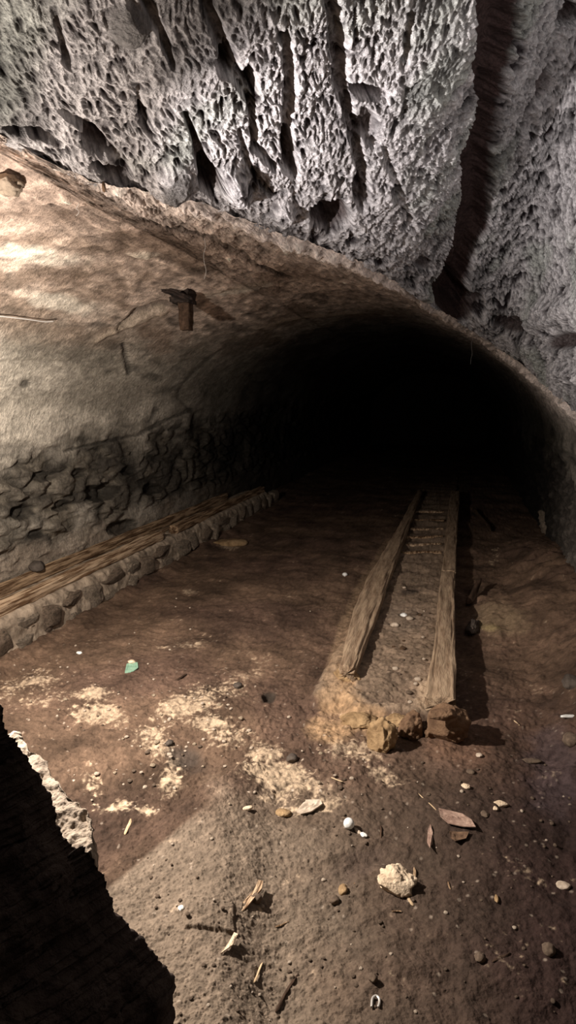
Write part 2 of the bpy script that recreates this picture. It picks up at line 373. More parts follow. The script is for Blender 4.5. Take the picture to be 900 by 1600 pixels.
# ------------------------------------------------------------------ vault shell
def build_vault():
    NW, NA, NR, NY = 210, 760, 180, 720
    # profile
    sL = np.linspace(0, 1, NW, endpoint=False)
    t_ = np.linspace(0, 1, 4001); dn = 1+3.5*np.exp(-((180*(1-t_)-105)/6.5)**2); cd = np.concatenate([[0], np.cumsum((dn[1:]+dn[:-1])/2)]); cd /= cd[-1]
    sA = np.interp(np.linspace(0, 1, NA), cd, t_); sR = np.linspace(0, 1, NR+1)[1:]
    X = np.concatenate([np.full(NW, VX-VA), VX+VA*np.cos(math.pi*(1-sA)), np.full(NR, VX+VA)])
    Z = np.concatenate([-1.75+sL*1.25, VZ+VB*np.sin(math.pi*(1-sA)), VZ-1.3*sR])
    TH = np.concatenate([np.full(NW, 180.), 180*(1-sA), np.full(NR, 0.)])
    y0 = np.interp(-TH, -th, yy, left=-.8, right=3.0)
    y0[-NR:] = np.interp(sR, [0, .08, 1], [3.0, -.8, -.8])
    y0 = smooth1(y0, 5)
    v = np.linspace(0, 1, NY)
    Y = y0[:, None]+(24-y0[:, None])*(v[None]**2.0)
    NXv = np.concatenate([np.full(NW, 1.), -np.cos(math.pi*(1-sA)), np.full(NR, -1.)])
    NZv = np.concatenate([np.zeros(NW), -np.sin(math.pi*(1-sA)), np.zeros(NR)])
    P = np.stack([X[:, None]+0*Y, Y, Z[:, None]+0*Y], -1)
    # right wall leans in towards its foot and towards the viewer
    zz = P[..., 2]
    lean = ss(-.55, -1.5, zz)*ss(8.5, 4.5, Y)*.18
    P[-(NR+60):, :, 0] -= lean[-(NR+60):]
    N = np.stack([NXv[:, None]+0*Y, 0*Y, NZv[:, None]+0*Y], -1)
    PX, PY = proj(P.reshape(-1, 3)); PX = PX.reshape(Y.shape); PY = PY.reshape(Y.shape)
    x, y, z = P[..., 0], P[..., 1], P[..., 2]
    front = (y < 12)
    # long stains/strokes run along the vault
    n1 = fbm(x*.9, y*.6, z*.9, 4, 2); n2 = fbm(x*4, y*2.2, z*4, 4, 3); n3 = fbm(x*16, y*9, z*16, 4, 4); n4 = fbm(x*55, y*34, z*55, 2, 6)
    isL = (X < -2.2)[:, None] & (np.arange(len(X)) < NW+NA//2)[:, None]
    mas = ss(.10, -.10, z+.36-.035*(y-3)+n2*.12+n1*.05)*(x < -2)
    mas = mas*(1-.7*ss(.0, .5, fbm(x*2, y*1.3, z*2, 2, 77)))
    masR = ss(.12, -.2, z+.55+n2*.25)*(x > .5)
    F1, F2, ID = worley(x*3+n2*.35, y*3.1+n2*.45+n3*.1, z*5.2+n1+n3*.1, 8)
    gap = ss(.02, .34, F2-F1)
    stone = gap*(.022+.040*ID)-.03+n3*.020+n4*.006+n2*.012
    F1b, F2b, IDb = worley(x*7, y*6+n2*.6, z*7+n2*.6, 18)
    rub = (F2b-F1b)*.05-.02+n3*.02
    rghT = ss(.0, .35, z-.62+n2*.12+.08*ss(6, 3, y)*0)*ss(8, 3.5, y)      # rougher, sprayed strip near the broken edge
    near_edge = np.exp(-(Y-y0[:, None])/(.12+.14*np.maximum(y0[:, None], 0)))*(y0[:, None] > -.5)
    dsp = n1*.03+n2*.012*(1-.5*rghT)+n3*.0045+n4*.0016
    dsp = dsp+rghT*(n3*.013+n4*.008)
    lipd = Y-y0[:, None]
    dsp = dsp+.055*ss(.0, .10, lipd)*ss(.55, .12, lipd+n2*.12)*ss(2.2, 3.6, y0[:, None])*(.75+.5*n2)
    lowb = ss(-1.02, -1.18, z+n2*.1)                                     # mortar skirting over the ledge
    ma = mas*(1-.7*lowb)
    dsp = dsp*(1-ma)+ma*stone
    dsp = dsp+masR*rub
    dsp = dsp+near_edge*(n3*.024+n4*.014)
    wob = fbm(PX/22, PY/22, PX*0, 3, 44)*.4
    L = lambda pts: dseg(PX, PY, pts)+wob
    crack = .018*ss(1.3,.3,L([(225,345,4),(330,372,5),(390,405,6),(455,437,5)]))+.008*ss(1.4,.3,L([(410,452,4),(480,462,4),(555,468,4)]))
    crack = crack+.010*ss(1.4,.3,L([(300,645,3),(278,620,3),(285,600,3),(322,565,4),(345,545,3)]))
    crack = crack+.012*ss(1.4,.3,L([(100,705,3),(170,690,3),(215,680,4),(262,655,4),(300,640,4)]))+.03*ss(1.3,.3,L([(185,515,3),(215,492,6),(260,476,6)]))
    crack = crack+.006*ss(1.4,.3,L([(0,564,2),(120,566,2)]))+.02*ss(1.3,.4,L([(195,540,4),(202,582,5)]))*1.+.016*ss(1.3,.4,L([(235,660,3),(245,640,5)]))
    for (bx,by,rx,ry,dp) in [(160,770,24,13,.10),(195,825,22,13,.07),(100,790,16,9,.05),(40,800,22,12,.06),(70,745,16,9,.05),(125,740,14,8,.05),(60,835,14,8,.04),(42,600,10,7,.015),(240,765,14,9,.04),(205,735,14,8,.04)]:
        crack = crack+dp*ss(1.2,.5,blob(PX,PY,bx,by,rx,ry,-10)+wob)*(x < -2)
    ridge = .014*ss(1.3,.3,L([(305,466,4),(350,452,5),(415,443,5)]))+.010*ss(1.4,.3,L([(400,512,3),(450,497,4),(500,490,3),(560,487,3)]))+.02*ss(1.3,.2,L([(150,535,4),(195,510,6),(255,487,10)]))
    ridge = ridge+.03*ss(1.2,.3,L([(846,800,4),(850,840,4),(856,885,4)]))*(x > 0)+.02*ss(1.2,.4,blob(PX,PY,225,402,26,6,0)+wob)
    fadee = ss(0, .12, Y-y0[:, None])
    P = P+N*((dsp-crack+ridge)*(.3+.7*fadee))[..., None]
    # colours
    k = lambda r, g, b: np.array([r, g, b])
    grey = k(.31,.275,.225); pale = k(.52,.465,.39); pink = k(.64,.50,.41); brown = k(.20,.14,.10)
    col = grey+(pale-grey)*ss(-.35, .6, n1+.6*n2)[..., None]
    pm = ss(.28, .75, z+n2*.10)[..., None]*ss(9, 5, y)[..., None]
    col = col*(1-pm)+pink*pm*(.85+.6*n3[..., None])
    bm = ss(.05, .5, fbm(x*2.2, y*1.1, z*2.2, 4, 50)+.2)[..., None]*ss(.2, .5, z)[..., None]
    col = col*(1-.7*bm)+brown*.7*bm
    dk = ss(.15, .55, fbm(x*3, y*1.8, z*6, 4, 51))[..., None]
    col = col*(1-.5*dk)
    for (bx,by,rx,ry,rot,c_,s_) in [(95,475,60,14,12,pale*1.25,.8),(40,590,90,28,0,pale*1.0,.7),(60,660,100,28,-8,pale*1.1,.7),(240,640,40,26,-10,pale*1.1,.7),
            (120,555,70,14,8,grey*.55,.6),(330,610,24,16,-40,grey*.35,.6),(225,402,26,6,0,pale*1.9,.8),(40,350,60,20,-10,pink*1.25,.6),(60,400,80,14,10,pale*1.6,.6),(370,455,60,5,-10,pale*1.5,.7),
            (100,430,140,16,-4,brown*.9,.6),(330,570,90,60,-30,grey*.75,.5)]:
        m_ = (ss(1.25,.45,blob(PX,PY,bx,by,rx,ry,rot)+wob*1.2)*s_)[..., None]
        col = col*(1-m_)+c_*m_
    col = col*np.clip(1+.32*n3+.22*n4, .4, 1.6)[..., None]
    ms = (ma)[..., None]
    sc_ = (k(.06,.052,.043)+(k(.17,.145,.115)-k(.075,.064,.052))*ID[..., None])
    sc_ = sc_*(.55+.45*gap[..., None])+k(.20,.17,.13)*((1-gap)*.5*ss(-.2,.4,n2))[..., None]
    col = col*(1-ms)+sc_*ms
    lb = (lowb*mas)[..., None]*.6
    col = col*(1-lb)+k(.27,.21,.16)*lb
    mr_ = masR[..., None]
    col = col*(1-mr_)+(k(.07,.062,.054)+k(.14,.12,.105)*np.clip(F2b-F1b,0,1)[..., None])*mr_
    rt = (ss(0,.8,x)*(1-masR)*ss(.4,-.1,z))[..., None]
    col = col*(1-.15*rt)
    depth_shade = ss(4.8, 9.0, y+n1*.8)[..., None]  # vault colour darkened with depth, standing in for failing light
    col = col*(1-.86*depth_shade)
    ne = (np.clip(near_edge*1.5,0,1)*.92)[..., None]
    col = col*(1-ne)+k(.86,.74,.66)*np.clip(.85+.6*n3[..., None]+.3*n4[..., None],.3,1.1)*ne  # pale plaster; lit strip along the broken edge brightened in the colour
    cm = np.clip(ss(.004,.014,crack),0,1)[..., None]
    col = col*(1-.6*cm)
    rm = np.clip(ss(.004,.012,ridge),0,1)[..., None]
    col = col*(1-.5*rm)+k(.42,.34,.26)*.5*rm
    col = np.clip(col, .01, .9)
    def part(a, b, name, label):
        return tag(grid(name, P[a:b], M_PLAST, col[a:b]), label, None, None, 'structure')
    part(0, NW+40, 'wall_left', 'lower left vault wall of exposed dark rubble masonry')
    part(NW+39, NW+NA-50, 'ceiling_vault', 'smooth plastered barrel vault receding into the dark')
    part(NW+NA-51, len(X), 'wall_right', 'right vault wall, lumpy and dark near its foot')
build_vault()

# far end wall
def build_back():
    a = np.linspace(-3.2, 1.3, 60); b = np.linspace(-1.9, 1.2, 50)
    A, B = np.meshgrid(a, b, indexing='ij')
    n = fbm(A*2, B*2, A*0, 4, 5)
    P = np.stack([A, 23.8+n*.05, B], -1)
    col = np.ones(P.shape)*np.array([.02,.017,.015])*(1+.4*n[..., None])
    tag(grid('wall_back', P, M_PLAST, col), 'dark end wall of the vault', None, None, 'structure')
build_back()

# ------------------------------------------------------------------ floor
RAILL = [(527,557,1040),(547,592,958),(570,612,900),(615,637,832),(652,661,765)]     # left edge, right edge, row
RAILR = [(664,713,1088),(672,712,1040),(681,711,990),(686,710,920),(690,711,893)]
RAILR2 = [(690,712,890),(695,713,852),(700,716,800),(705,719,766)]
ZL, ZR, ZM = -1.462, -1.450, -1.535
def stations(rail, z):
    out = []
    for xl, xr, y in rail:
        a, b = pz(xl, y, z), pz(xr, y, z)
        out.append(((a[0]+b[0])/2, (a[1]+b[1])/2, b[0]-a[0]))
    return out
SL, SR, SR2 = [(a, b, c*.84) for a, b, c in stations(RAILL, ZL)], stations(RAILR, ZR), stations(RAILR2, ZR)
SRall = SR+SR2[1:]
def li(y, st, k): return np.interp(y, [s[1] for s in st], [s[k] for s in st])

def hfloor(x, y, fine=True):
    x = np.asarray(x, float); y = np.asarray(y, float); o = np.zeros_like(x+y)
    h = -1.6+o
    h = h+fbm(x*.8, y*.8, o, 3, 100)*.03+fbm(x*3.2, y*3.2, o, 3, 101)*.018
    PX, PY = proj(np.stack([x+o, y+o, o-1.6], -1).reshape(-1, 3)); PX = PX.reshape(o.shape); PY = PY.reshape(o.shape)
    wob = fbm(x*6, y*6, o, 3, 105)
    # mound under the rails
    yf = 3.02+wob*.04+.10*ss(-.35, -.55, x)
    xl = li(y, SL, 0)-.12-.10*ss(4.4, 3.2, y)+wob*.04
    xr = li(y, SRall, 0)+.5*li(y, SRall, 2)-.02+wob*.012
    mm = ss(0, .09, x-xl)*ss(0, .03, xr-x)*ss(-.06, .10, y-yf)
    top = ZM-(-1.6)+fbm(x*7, y*7, o, 3, 108)*.013+np.maximum(f2(x*20, y*20, 3, 109), -.1)*.010-.02*ss(3.5, 3.0, y)
    far = ss(15, 9, y)
    h = h*(1-mm*far)+(-1.6+top)*mm*far
    # bank against the right wall
    bw = ss(.42, .98, x+wob*.05)*ss(8.5, 5.5, y)
    h = h+.26*bw+.03*bw*wob
    h = h+.10*ss(1.3, .4, np.hypot((x-.52)/.3, (y-4.9)/.6)+wob*.3)
    # foreground bank with a crisp upper left lip
    lip = ((PX-175)*(1235-1385)-(PY-1385)*(350-175))/math.hypot(150, 175)     # >0 above the line
    inside = ss(9, -5, lip+wob*6)*ss(1060, 1240, PY+wob*20)*ss(560, 380, PX)
    h = h+.085*inside*ss(450, 330, PX)
    # earthy crumbs where lime and rubble lie
    cr = ss(1040,1120,PY)*ss(1330,1230,PY)*ss(700,560,PX)
    smoothf = ss(1240, 1300, PY)
    h = h+cr*np.maximum(fbm(x*22, y*22, o, 3, 110), -.2)*.012
    h = h+(1-.35*inside)*f2(x*14, y*14, 4, 111)*.0085
    # two shallow scuffs
    h = h-.018*ss(1.3,.4,blob(PX,PY,560,1345,60,20,-20))-.012*ss(1.3,.4,blob(PX,PY,600,1470,120,30,12))+.012*ss(1.3,.4,blob(PX,PY,690,1500,200,34,12))
    h = h-.03*ss(1.3,.5,blob(PX,PY,290,1180,26,18,20)+wob*.3)
    for (bx,by,rx,ry,dp) in [(420,1090,10,9,.03),(640,925,10,5,.02)]:
        h = h-dp*ss(1.2,.5,blob(PX,PY,bx,by,rx,ry))
    # flat slab of caked earth standing a little proud
    sl = ss(1.12,.98,np.maximum(np.abs((PX-330)/36), np.abs((PY-1472)/22))+wob*.22)
    h = h+.012*sl
    # the ledge foot
    h = h+.05*ss(-2.45,-2.68,x+wob*.05)
    # cross hollows between the rails further back
    h = h+.012*np.sin(y*14)*ss(5.2,6.2,y)*mm
    if fine:
        calm = 1-.6*ss(430, 600, PX)*ss(1180, 1280, PY)
        h = h+f2(x*48, y*48, 3, 112)*.0036*ss(7, 3, y)*calm
        F1, F2, ID = worley2(x*34, y*34, 55)
        h = h+np.where(ID > .72, ss(.42, .12, F1), 0)*.005*calm*ss(5, 2.5, y)*(1-.5*inside)
        F1, F2, ID = worley2(x*80, y*80, 56)
        h = h+np.where(ID > .6, ss(.42, .12, F1), 0)*.003*calm*ss(3.2, 1.8, y)
    return h

FL = {}
def hz(x, y):
    "height of the finished floor, read back from its mesh"
    r = int(np.searchsorted(FL['rows'], y)); r = min(max(r, 1), len(FL['rows'])-1)
    t = (y-FL['rows'][r-1])/(FL['rows'][r]-FL['rows'][r-1])
    return (1-t)*np.interp(x, FL['X'][r-1], FL['Z'][r-1])+t*np.interp(x, FL['X'][r], FL['Z'][r])

def onfloor(px, py, lift=0):
    z = -1.6
    for _ in range(8):
        p = pz(px, py, z); z = float(hz(p[0], p[1]))+lift
    return p

def build_floor():
    rows = np.concatenate([np.linspace(-.8, 1.2, 50, endpoint=False), 1/np.linspace(1/1.2, 1/23.8, 960)])
    NX = 860
    Y = np.repeat(rows[:, None], NX, 1)
    X = np.zeros_like(Y)
    for i, y in enumerate(rows):
        a = max(-3.08, -.92*max(y, 1.)); b = min(1.2, .27*max(y, 1.)+.06)
        X[i] = np.concatenate([np.linspace(-3.1, a-.001, 20), np.linspace(a, b, NX-45), np.linspace(b+.001, 1.25, 25)])
    Z = hfloor(X, Y)
    FL.update(rows=rows, X=X, Z=Z)
    P = np.stack([X, Y, Z], -1)
    PX, PY = proj(P.reshape(-1, 3)); PX = PX.reshape(Y.shape); PY = PY.reshape(Y.shape)
    o = 0*X
    n1 = fbm(X*1.1, Y*1.1, o, 4, 200); n2 = fbm(X*5, Y*5, o, 5, 201); n3 = fbm(X*26, Y*26, o, 4, 202)
    k = lambda r, g, b: np.array([r, g, b])
    umber = k(.120,.078,.053); red = k(.098,.062,.045); tan = k(.205,.158,.118); lime = k(.52,.40,.28)
    col = umber+(red-umber)*ss(-.3, .5, n1)[..., None]
    col = col*(1+.50*n2[..., None]+.35*n3[..., None])*np.clip(1+.5*f2(X*2.3, Y*2.3, 3, 211), .6, 1.5)[..., None]
    # foreground: greyer dust
    fg = (ss(1180, 1330, PY+n2*60)*ss(800, 420, PX+n2*80))[..., None]
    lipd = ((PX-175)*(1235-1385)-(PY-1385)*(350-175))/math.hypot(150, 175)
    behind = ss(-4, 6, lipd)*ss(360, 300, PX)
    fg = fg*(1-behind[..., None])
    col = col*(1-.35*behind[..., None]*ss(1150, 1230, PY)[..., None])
    col = col*(1-fg)+tan*(1+.3*n3[..., None]+.15*n2[..., None])*fg
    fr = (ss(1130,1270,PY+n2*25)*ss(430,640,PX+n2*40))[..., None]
    col = col*(1-.8*fr)+k(.088,.062,.046)*.8*fr*(1+.3*n2[..., None]+.15*n3[..., None])  # dark soil, taken darker in colour for the dim right side
    right_shade = (ss(560,900,PX+n2*50)*ss(980,1250,PY))[..., None]  # purplish soil; weak light at the lower right darkened into its colour
    col = col*(1-right_shade)+col*np.array([.42,.36,.42])*right_shade
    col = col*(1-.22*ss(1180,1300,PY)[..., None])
    # lime spill patches
    dens = np.zeros_like(X)
    for (bx,by,rx,ry,rot,s_) in [(300,1095,70,26,-20,.9),(150,1115,55,22,5,.8),(60,1075,90,40,0,.5),(290,1005,50,12,-12,.55),(235,1160,50,26,20,.7),(268,1215,26,40,10,.8),
            (360,1150,40,26,0,.75),(440,1215,80,32,15,.95),(480,1262,52,22,-10,.8),(410,1180,40,26,0,.8),(330,1130,40,18,0,.9),(600,1215,50,16,10,.7),(545,1170,50,22,10,.7),
            (150,1085,40,18,0,.6),(140,1230,22,30,-30,.6),(375,1060,60,26,-30,.4),(360,850,26,11,0,.85),(300,925,18,6,0,.6),(772,870,10,26,8,.45),(700,960,0.1,0.1,0,0),(440,1245,60,16,0,.6),(200,1265,60,14,0,.5)]:
        if rx < 1: continue
        dens = np.maximum(dens, s_*ss(1.5,.2,blob(PX,PY,bx,by,rx,ry,rot)))
    n5 = f2(X*60, Y*60, 3, 209)
    lm = np.clip(ss(.42,.90, dens*.98+n2*.52+n3*.42+n5*.28)+.35*ss(.45,.9,dens+n2*.3+n5*.4), 0, 1)[..., None]
    col = col*(1-.85*lm)+lime*(.75+.5*n3[..., None])*.85*lm
    wb = fbm(X*9, Y*9, o, 3, 205)
    # mound colours
    mnd = ss(-1.575, -1.545, Z)*(X > li(Y, SL, 0)-.3)*(X < li(Y, SRall, 0)+.12)*ss(2.9,3.0,Y)
    mcol = k(.235,.175,.125)*(1+.5*n2[..., None]+.4*n3[..., None])
    col = col*(1-mnd[..., None]*.8)+mcol*mnd[..., None]*.8
    och = np.zeros_like(X)
    for (bx,by,rx,ry,rot) in [(530,1095,30,34,20),(560,1120,45,26,20),(538,1062,18,26,0),(585,1135,30,20,0),(520,1140,40,20,0)]:
        och = np.maximum(och, ss(1.3,.5,blob(PX,PY,bx,by,rx,ry,rot)+wb*.4))
    col = col*(1-.75*och[..., None])+k(.50,.33,.19)*(.8+.5*n3[..., None])*.75*och[..., None]
    st_ = (ss(1.2,.5,dseg(PX,PY,[(512,1085,16),(540,975,12),(575,900,10),(608,845,6)])+wb*.5)*.6)[..., None]
    col = col*(1-st_)+k(.36,.25,.16)*(.8+.5*n3[..., None])*st_
    och = ss(1.3,.5,blob(PX,PY,665,1085,16,24,0)+wb*.4)[..., None]*.7
    col = col*(1-och)+k(.48,.36,.25)*och
    for (bx,by,rx,ry,rot,c_,s_) in [(780,965,46,26,10,k(.26,.19,.12),.6),(765,980,20,6,0,k(.35,.28,.14),.6),(420,1090,12,10,0,k(.03,.025,.02),.9),(640,925,16,6,0,k(.02,.015,.014),.8),
            (290,1185,34,20,20,k(.05,.042,.036),.7),(865,1200,50,80,0,k(.065,.05,.055),.5),(590,960,0,0,0,k(0,0,0),0),(720,1170,60,30,0,k(.17,.095,.06),.4),(630,965,34,26,0,k(.22,.17,.13),.5),(560,1350,60,22,-20,k(.07,.05,.04),.6)]:
        if rx < 1: continue
        m_ = (ss(1.3,.4,blob(PX,PY,bx,by,rx,ry,rot)+wb*.4)*s_)[..., None]
        col = col*(1-m_)+c_*(1+.4*n3[..., None])*m_
    # pale grit on the dark soil
    F1, F2, ID = worley2(X*30, Y*30, 70)
    g = np.where(ID > .93, ss(.22,.1,F1), 0)*ss(5,3,Y)*ss(.1,.5,dens+.25)
    col = col*(1-g[..., None]*.8)+k(.6,.5,.4)*g[..., None]*.8
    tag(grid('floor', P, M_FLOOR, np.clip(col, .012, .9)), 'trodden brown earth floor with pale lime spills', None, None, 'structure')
build_floor()

# ------------------------------------------------------------------ timber
def beam(name, st, ztop, h, mat, parent=None, round_=.25, seed=0, rag=.02, zb=None, nseg=160, loc=None, wav=.012, taper=0):
    "lofted timber; st: (x, y, width) stations; the grain and the checks are carved into the mesh"
    y0, y1 = st[0][1], st[-1][1]
    ys = y0+(y1-y0)*(np.linspace(0, 1, nseg)**1.3)
    K = 56
    ang = np.linspace(0, 2*math.pi, K, endpoint=False)
    e = 2/ (2+ (1-round_)*6)
    cx_ = np.sign(np.cos(ang))*np.abs(np.cos(ang))**e; cz_ = np.sign(np.sin(ang))*np.abs(np.sin(ang))**e
    xc = li(ys, st, 0); w = li(ys, st, 2)
    kk = np.hanning(13)[1:-1]; kk /= kk.sum()
    sm = lambda a: np.convolve(np.pad(a, 5, mode='edge'), kk, 'valid')
    xc = sm(xc); w = sm(w)
    rings = []
    ends = [0.0, .45, .8]
    def ring(i, sc_, dy):
        y = ys[i]+dy
        X = cx_*w[i]/2; Z = cz_*h/2
        o = 0*ang
        n = fbm(cx_*2.2+seed, o+y*1.6, cz_*2.2, 3, 300+seed)*.010*wav/.012+fbm(cx_*7+seed, o+y*2.0, cz_*7, 3, 310+seed)*.005
        # long drying checks
        for j in range(4):
            a0 = (seed*1.7+j*1.9+.25*math.sin(y*1.3+j)) % (2*math.pi)
            dd = np.abs((ang-a0+math.pi) % (2*math.pi)-math.pi)
            n = n-.010*np.exp(-(dd/.06)**2)*(.5+.5*math.sin(y*1.1+j*2+seed))
        X = X*sc_+cx_*n*sc_; Z = Z*sc_+cz_*n*sc_
        yj = rag*fbm(cx_*3, cz_*3, o+seed, 3, 320+seed) if (i == 0 or i == nseg-1) else 0
        return np.stack([xc[i]+X, y+yj+o, ztop-h/2+Z], -1)
    for s_ in (.02, .4, .75, .93): rings.append(ring(0, s_, -.004-.010*(1-s_)))
    for i in range(nseg): rings.append(ring(i, 1, 0))
    for s_ in (.93, .75, .4, .02): rings.append(ring(nseg-1, s_, .004+.010*(1-s_)))
    P = np.array(rings)
    P = np.concatenate([P, P[:, :1]], 1)
    if loc is not None: P = P-np.array(loc)
    o = grid(name, P[:, ::-1], mat, None, parent)
    bm = bmesh.new(); bm.from_mesh(o.data); bmesh.ops.remove_doubles(bm, verts=bm.verts, dist=1e-5)
    bmesh.ops.holes_fill(bm, edges=bm.edges, sides=80); bmesh.ops.recalc_face_normals(bm, faces=bm.faces)
    for f in bm.faces: f.smooth = True
    bm.to_mesh(o.data); bm.free()
    if loc is not None: o.location = loc
    return o

tag(beam('timber_beam', SL, ZL, .085, M_RAIL, round_=.7, seed=1, rag=.03, wav=.018), 'round worn log rail, the left one of the pair on the earth mound', 'beam', 'timbers laid on the earth mound')
tag(beam('timber_beam', SR, ZR, .088, M_RAIL, round_=.2, seed=5, rag=.02), 'squared timber rail at the near right of the mound, casting a broad shadow', 'beam', 'timbers laid on the earth mound')
tag(beam('timber_beam', SR2, ZR-.004, .088, M_RAIL, round_=.2, seed=3, rag=.02), 'squared timber rail running on into the dark behind the near right rail', 'beam', 'timbers laid on the earth mound')

# cross slats between the rails
for i, (px0, px1, py) in enumerate([(648,694,799),(644,694,812),(640,693,826),(634,692,838),(632,690,850),(628,690,862)]):
    a = pz(px0, py, ZM+.02); b = pz(px1, py-1, ZM+.02)
    n = 24; P = []
    for t in np.linspace(0, 1, n):
        c = a+(b-a)*t; c[2] = ZM+.006+.004*math.sin(t*5+i)
        P.append([c+np.array([0, .045*math.cos(q)*(1+.15*math.sin(t*9+i)), .016*math.sin(q)]) for q in np.linspace(0, 2*math.pi, 13)])
    P = np.array(P)
    P = np.concatenate([np.repeat(P[:1].mean(1, keepdims=True), 13, 1), P, np.repeat(P[-1:].mean(1, keepdims=True), 13, 1)], 0)
    tag(grid('wooden_slat', P, M_WOOD if i % 2 else M_WOODP), 'worn wooden slat lying crosswise between the two log rails', 'slat', 'slats between the rails')

# ledge timbers
ZT = -1.275
def led(pts, z): return [(pz(a, y, z)[0], pz(a, y, z)[1], w) for a, y, w in pts]
def ledge_st(x, ya, yb, w, wx=0.0, n=5, seed=0):
    return [(x+wx*math.sin(seed+k*1.7), ya+(yb-ya)*k/(n-1), w*(1+.12*math.sin(k*2.3+seed))) for k in range(n)]
tag(beam('timber_beam', ledge_st(-2.962, 1.2, 8.1, .052, .008, 6, 1), ZT+.035, .095, M_WOOD, round_=.35, seed=7, rag=.08), 'long timber against the wall, hindmost on the stone ledge', 'beam', 'timbers along the stone ledge')
tag(beam('timber_beam', ledge_st(-2.862, 1.2, 8.9, .060, .008, 6, 3), ZT-.040, .05, M_WOODP, round_=.35, seed=9, rag=.08), 'long pale timber in the middle of the stone ledge', 'beam', 'timbers along the stone ledge')
tag(beam('timber_beam', ledge_st(-2.735, 1.2, 5.6, .078, .008, 5, 5), ZT+.016, .085, M_WOODP, round_=.35, seed=12, rag=.12), 'near front timber on the stone ledge, with a splintered far end', 'beam', 'timbers along the stone ledge')
tag(beam('timber_beam', ledge_st(-2.735, 5.9, 9.0, .078, .010, 4, 2), ZT+.014, .085, M_WOOD, round_=.4, seed=15, rag=.10), 'short far front timber on the stone ledge near the dark end', 'beam', 'timbers along the stone ledge')

# ------------------------------------------------------------------ rocks
def rock_mesh(name, r, seed, sub=4, squash=(1,1,1), rough=.25, chip=.0, mat=None, flat=0, freq=1.3, sq_=1.0):
    bm = bmesh.new(); bmesh.ops.create_icosphere(bm, subdivisions=sub, radius=1)
    co = np.array([v.co[:] for v in bm.verts])
    n = fbm(co[:, 0]*freq+seed*3.1, co[:, 1]*freq, co[:, 2]*freq, 2, 500+seed)*rough+fbm(co[:, 0]*4+seed, co[:, 1]*4, co[:, 2]*4, 3, 520+seed)*rough*.35
    co = np.sign(co)*np.abs(co)**sq_
    q = co*(1+n[:, None])
    for kpl in range(flat):
        rr = np.random.default_rng(seed*10+kpl); d = rr.normal(size=3); d /= np.linalg.norm(d)
        lim = .72+.15*rr.random(); ex = np.maximum(q@d-lim, 0); q = q-ex[:, None]*d*.9
    q = q*np.array(squash)*r
    for v, c in zip(bm.verts, q): v.co = c
    for f in bm.faces: f.smooth = True
    me = bpy.data.meshes.new(name); bm.to_mesh(me); bm.free()
    if mat: me.materials.append(mat)
    return me

def put(name, me, loc, rz=0, scale=(1,1,1), parent=None, rx=0, ry=0):
    o = bpy.data.objects.new(name, me); C.objects.link(o); o.location = loc; o.rotation_euler = (rx, ry, rz); o.scale = scale
    if parent: o.parent = parent
    return o

# ------------------------------------------------------------------ stone ledge
led_root = tag(empty('stone_ledge', (-2.82, 5, -1.6)), 'low rubble stone ledge with mortar joints, running along the left wall', 'ledge')
def build_core():
    ys = np.linspace(-.6, 9.4, 700); prof = [(-3.02,-1.33)]
    pts = np.array([(-2.99,-1.33),(-2.94,-1.33),(-2.85,-1.335),(-2.75,-1.335),(-2.69,-1.34),(-2.665,-1.36),(-2.65,-1.40),(-2.645,-1.45),(-2.64,-1.50),(-2.635,-1.55),(-2.63,-1.60),(-2.62,-1.68)])
    tt = np.linspace(0, len(pts)-1, 90)
    px_ = np.interp(tt, range(len(pts)), pts[:, 0]); pz_ = np.interp(tt, range(len(pts)), pts[:, 1])
    Y, X = np.meshgrid(ys, px_, indexing='ij'); _, Z = np.meshgrid(ys, pz_, indexing='ij')
    n = fbm(X*9, Y*9, Z*9, 4, 600)*.016+fbm(X*2, Y*2, Z*2, 2, 601)*.02
    endf = ss(9.4, 9.0, Y)
    P = np.stack([X+n, Y, -1.7+(Z+n*.5+1.7)*(.25+.75*endf)], -1)
    o = grid('mortar_bed', P-np.array([-2.82,5,-1.6]), M_MORT, None, led_root); return o
build_core()
sm_ = [rock_mesh('ledge_stone', 1, 40+k, 4, (.8,1,.9), .28, mat=(M_STONE if k % 3 else M_STONEB), flat=6, sq_=.62) for k in range(8)]
y = 2.05; k = 0
rr = random.Random(5)
while y < 9.2:
    L_ = rr.uniform(.22, .44)
    two = rr.random() < .35 and y < 7
    if two:
        for z_, hh in ((-1.555, .06), (-1.43, .055)):
            put('stone', sm_[k % 8], (-2.680-.012*rr.random()+2.82, y+L_/2-5, z_+1.6), rr.uniform(-.15,.15), (.085, L_*.50, hh*1.1), led_root, rr.uniform(-.12,.12)); k += 1
    else:
        put('stone', sm_[k % 8], (-2.680+rr.uniform(-.014,.014)+2.82, y+L_/2-5, -1.485+rr.uniform(-.015,.015)+1.6), rr.uniform(-.15,.15), (.10, L_*.50, rr.uniform(.095,.12)), led_root, rr.uniform(-.12,.12)); k += 1
    y += L_*.97
# dark loose stone against the wall above the ledge
p = pz(88, 876, -1.235)
tag(put('stone', rock_mesh('stone', .06, 61, 4, (1,1.3,.6), .2, mat=M_STONED, flat=4), (-2.96, 4.0, -1.215), .3), 'small dark flat stone sitting on the hindmost ledge timber', 'stone')

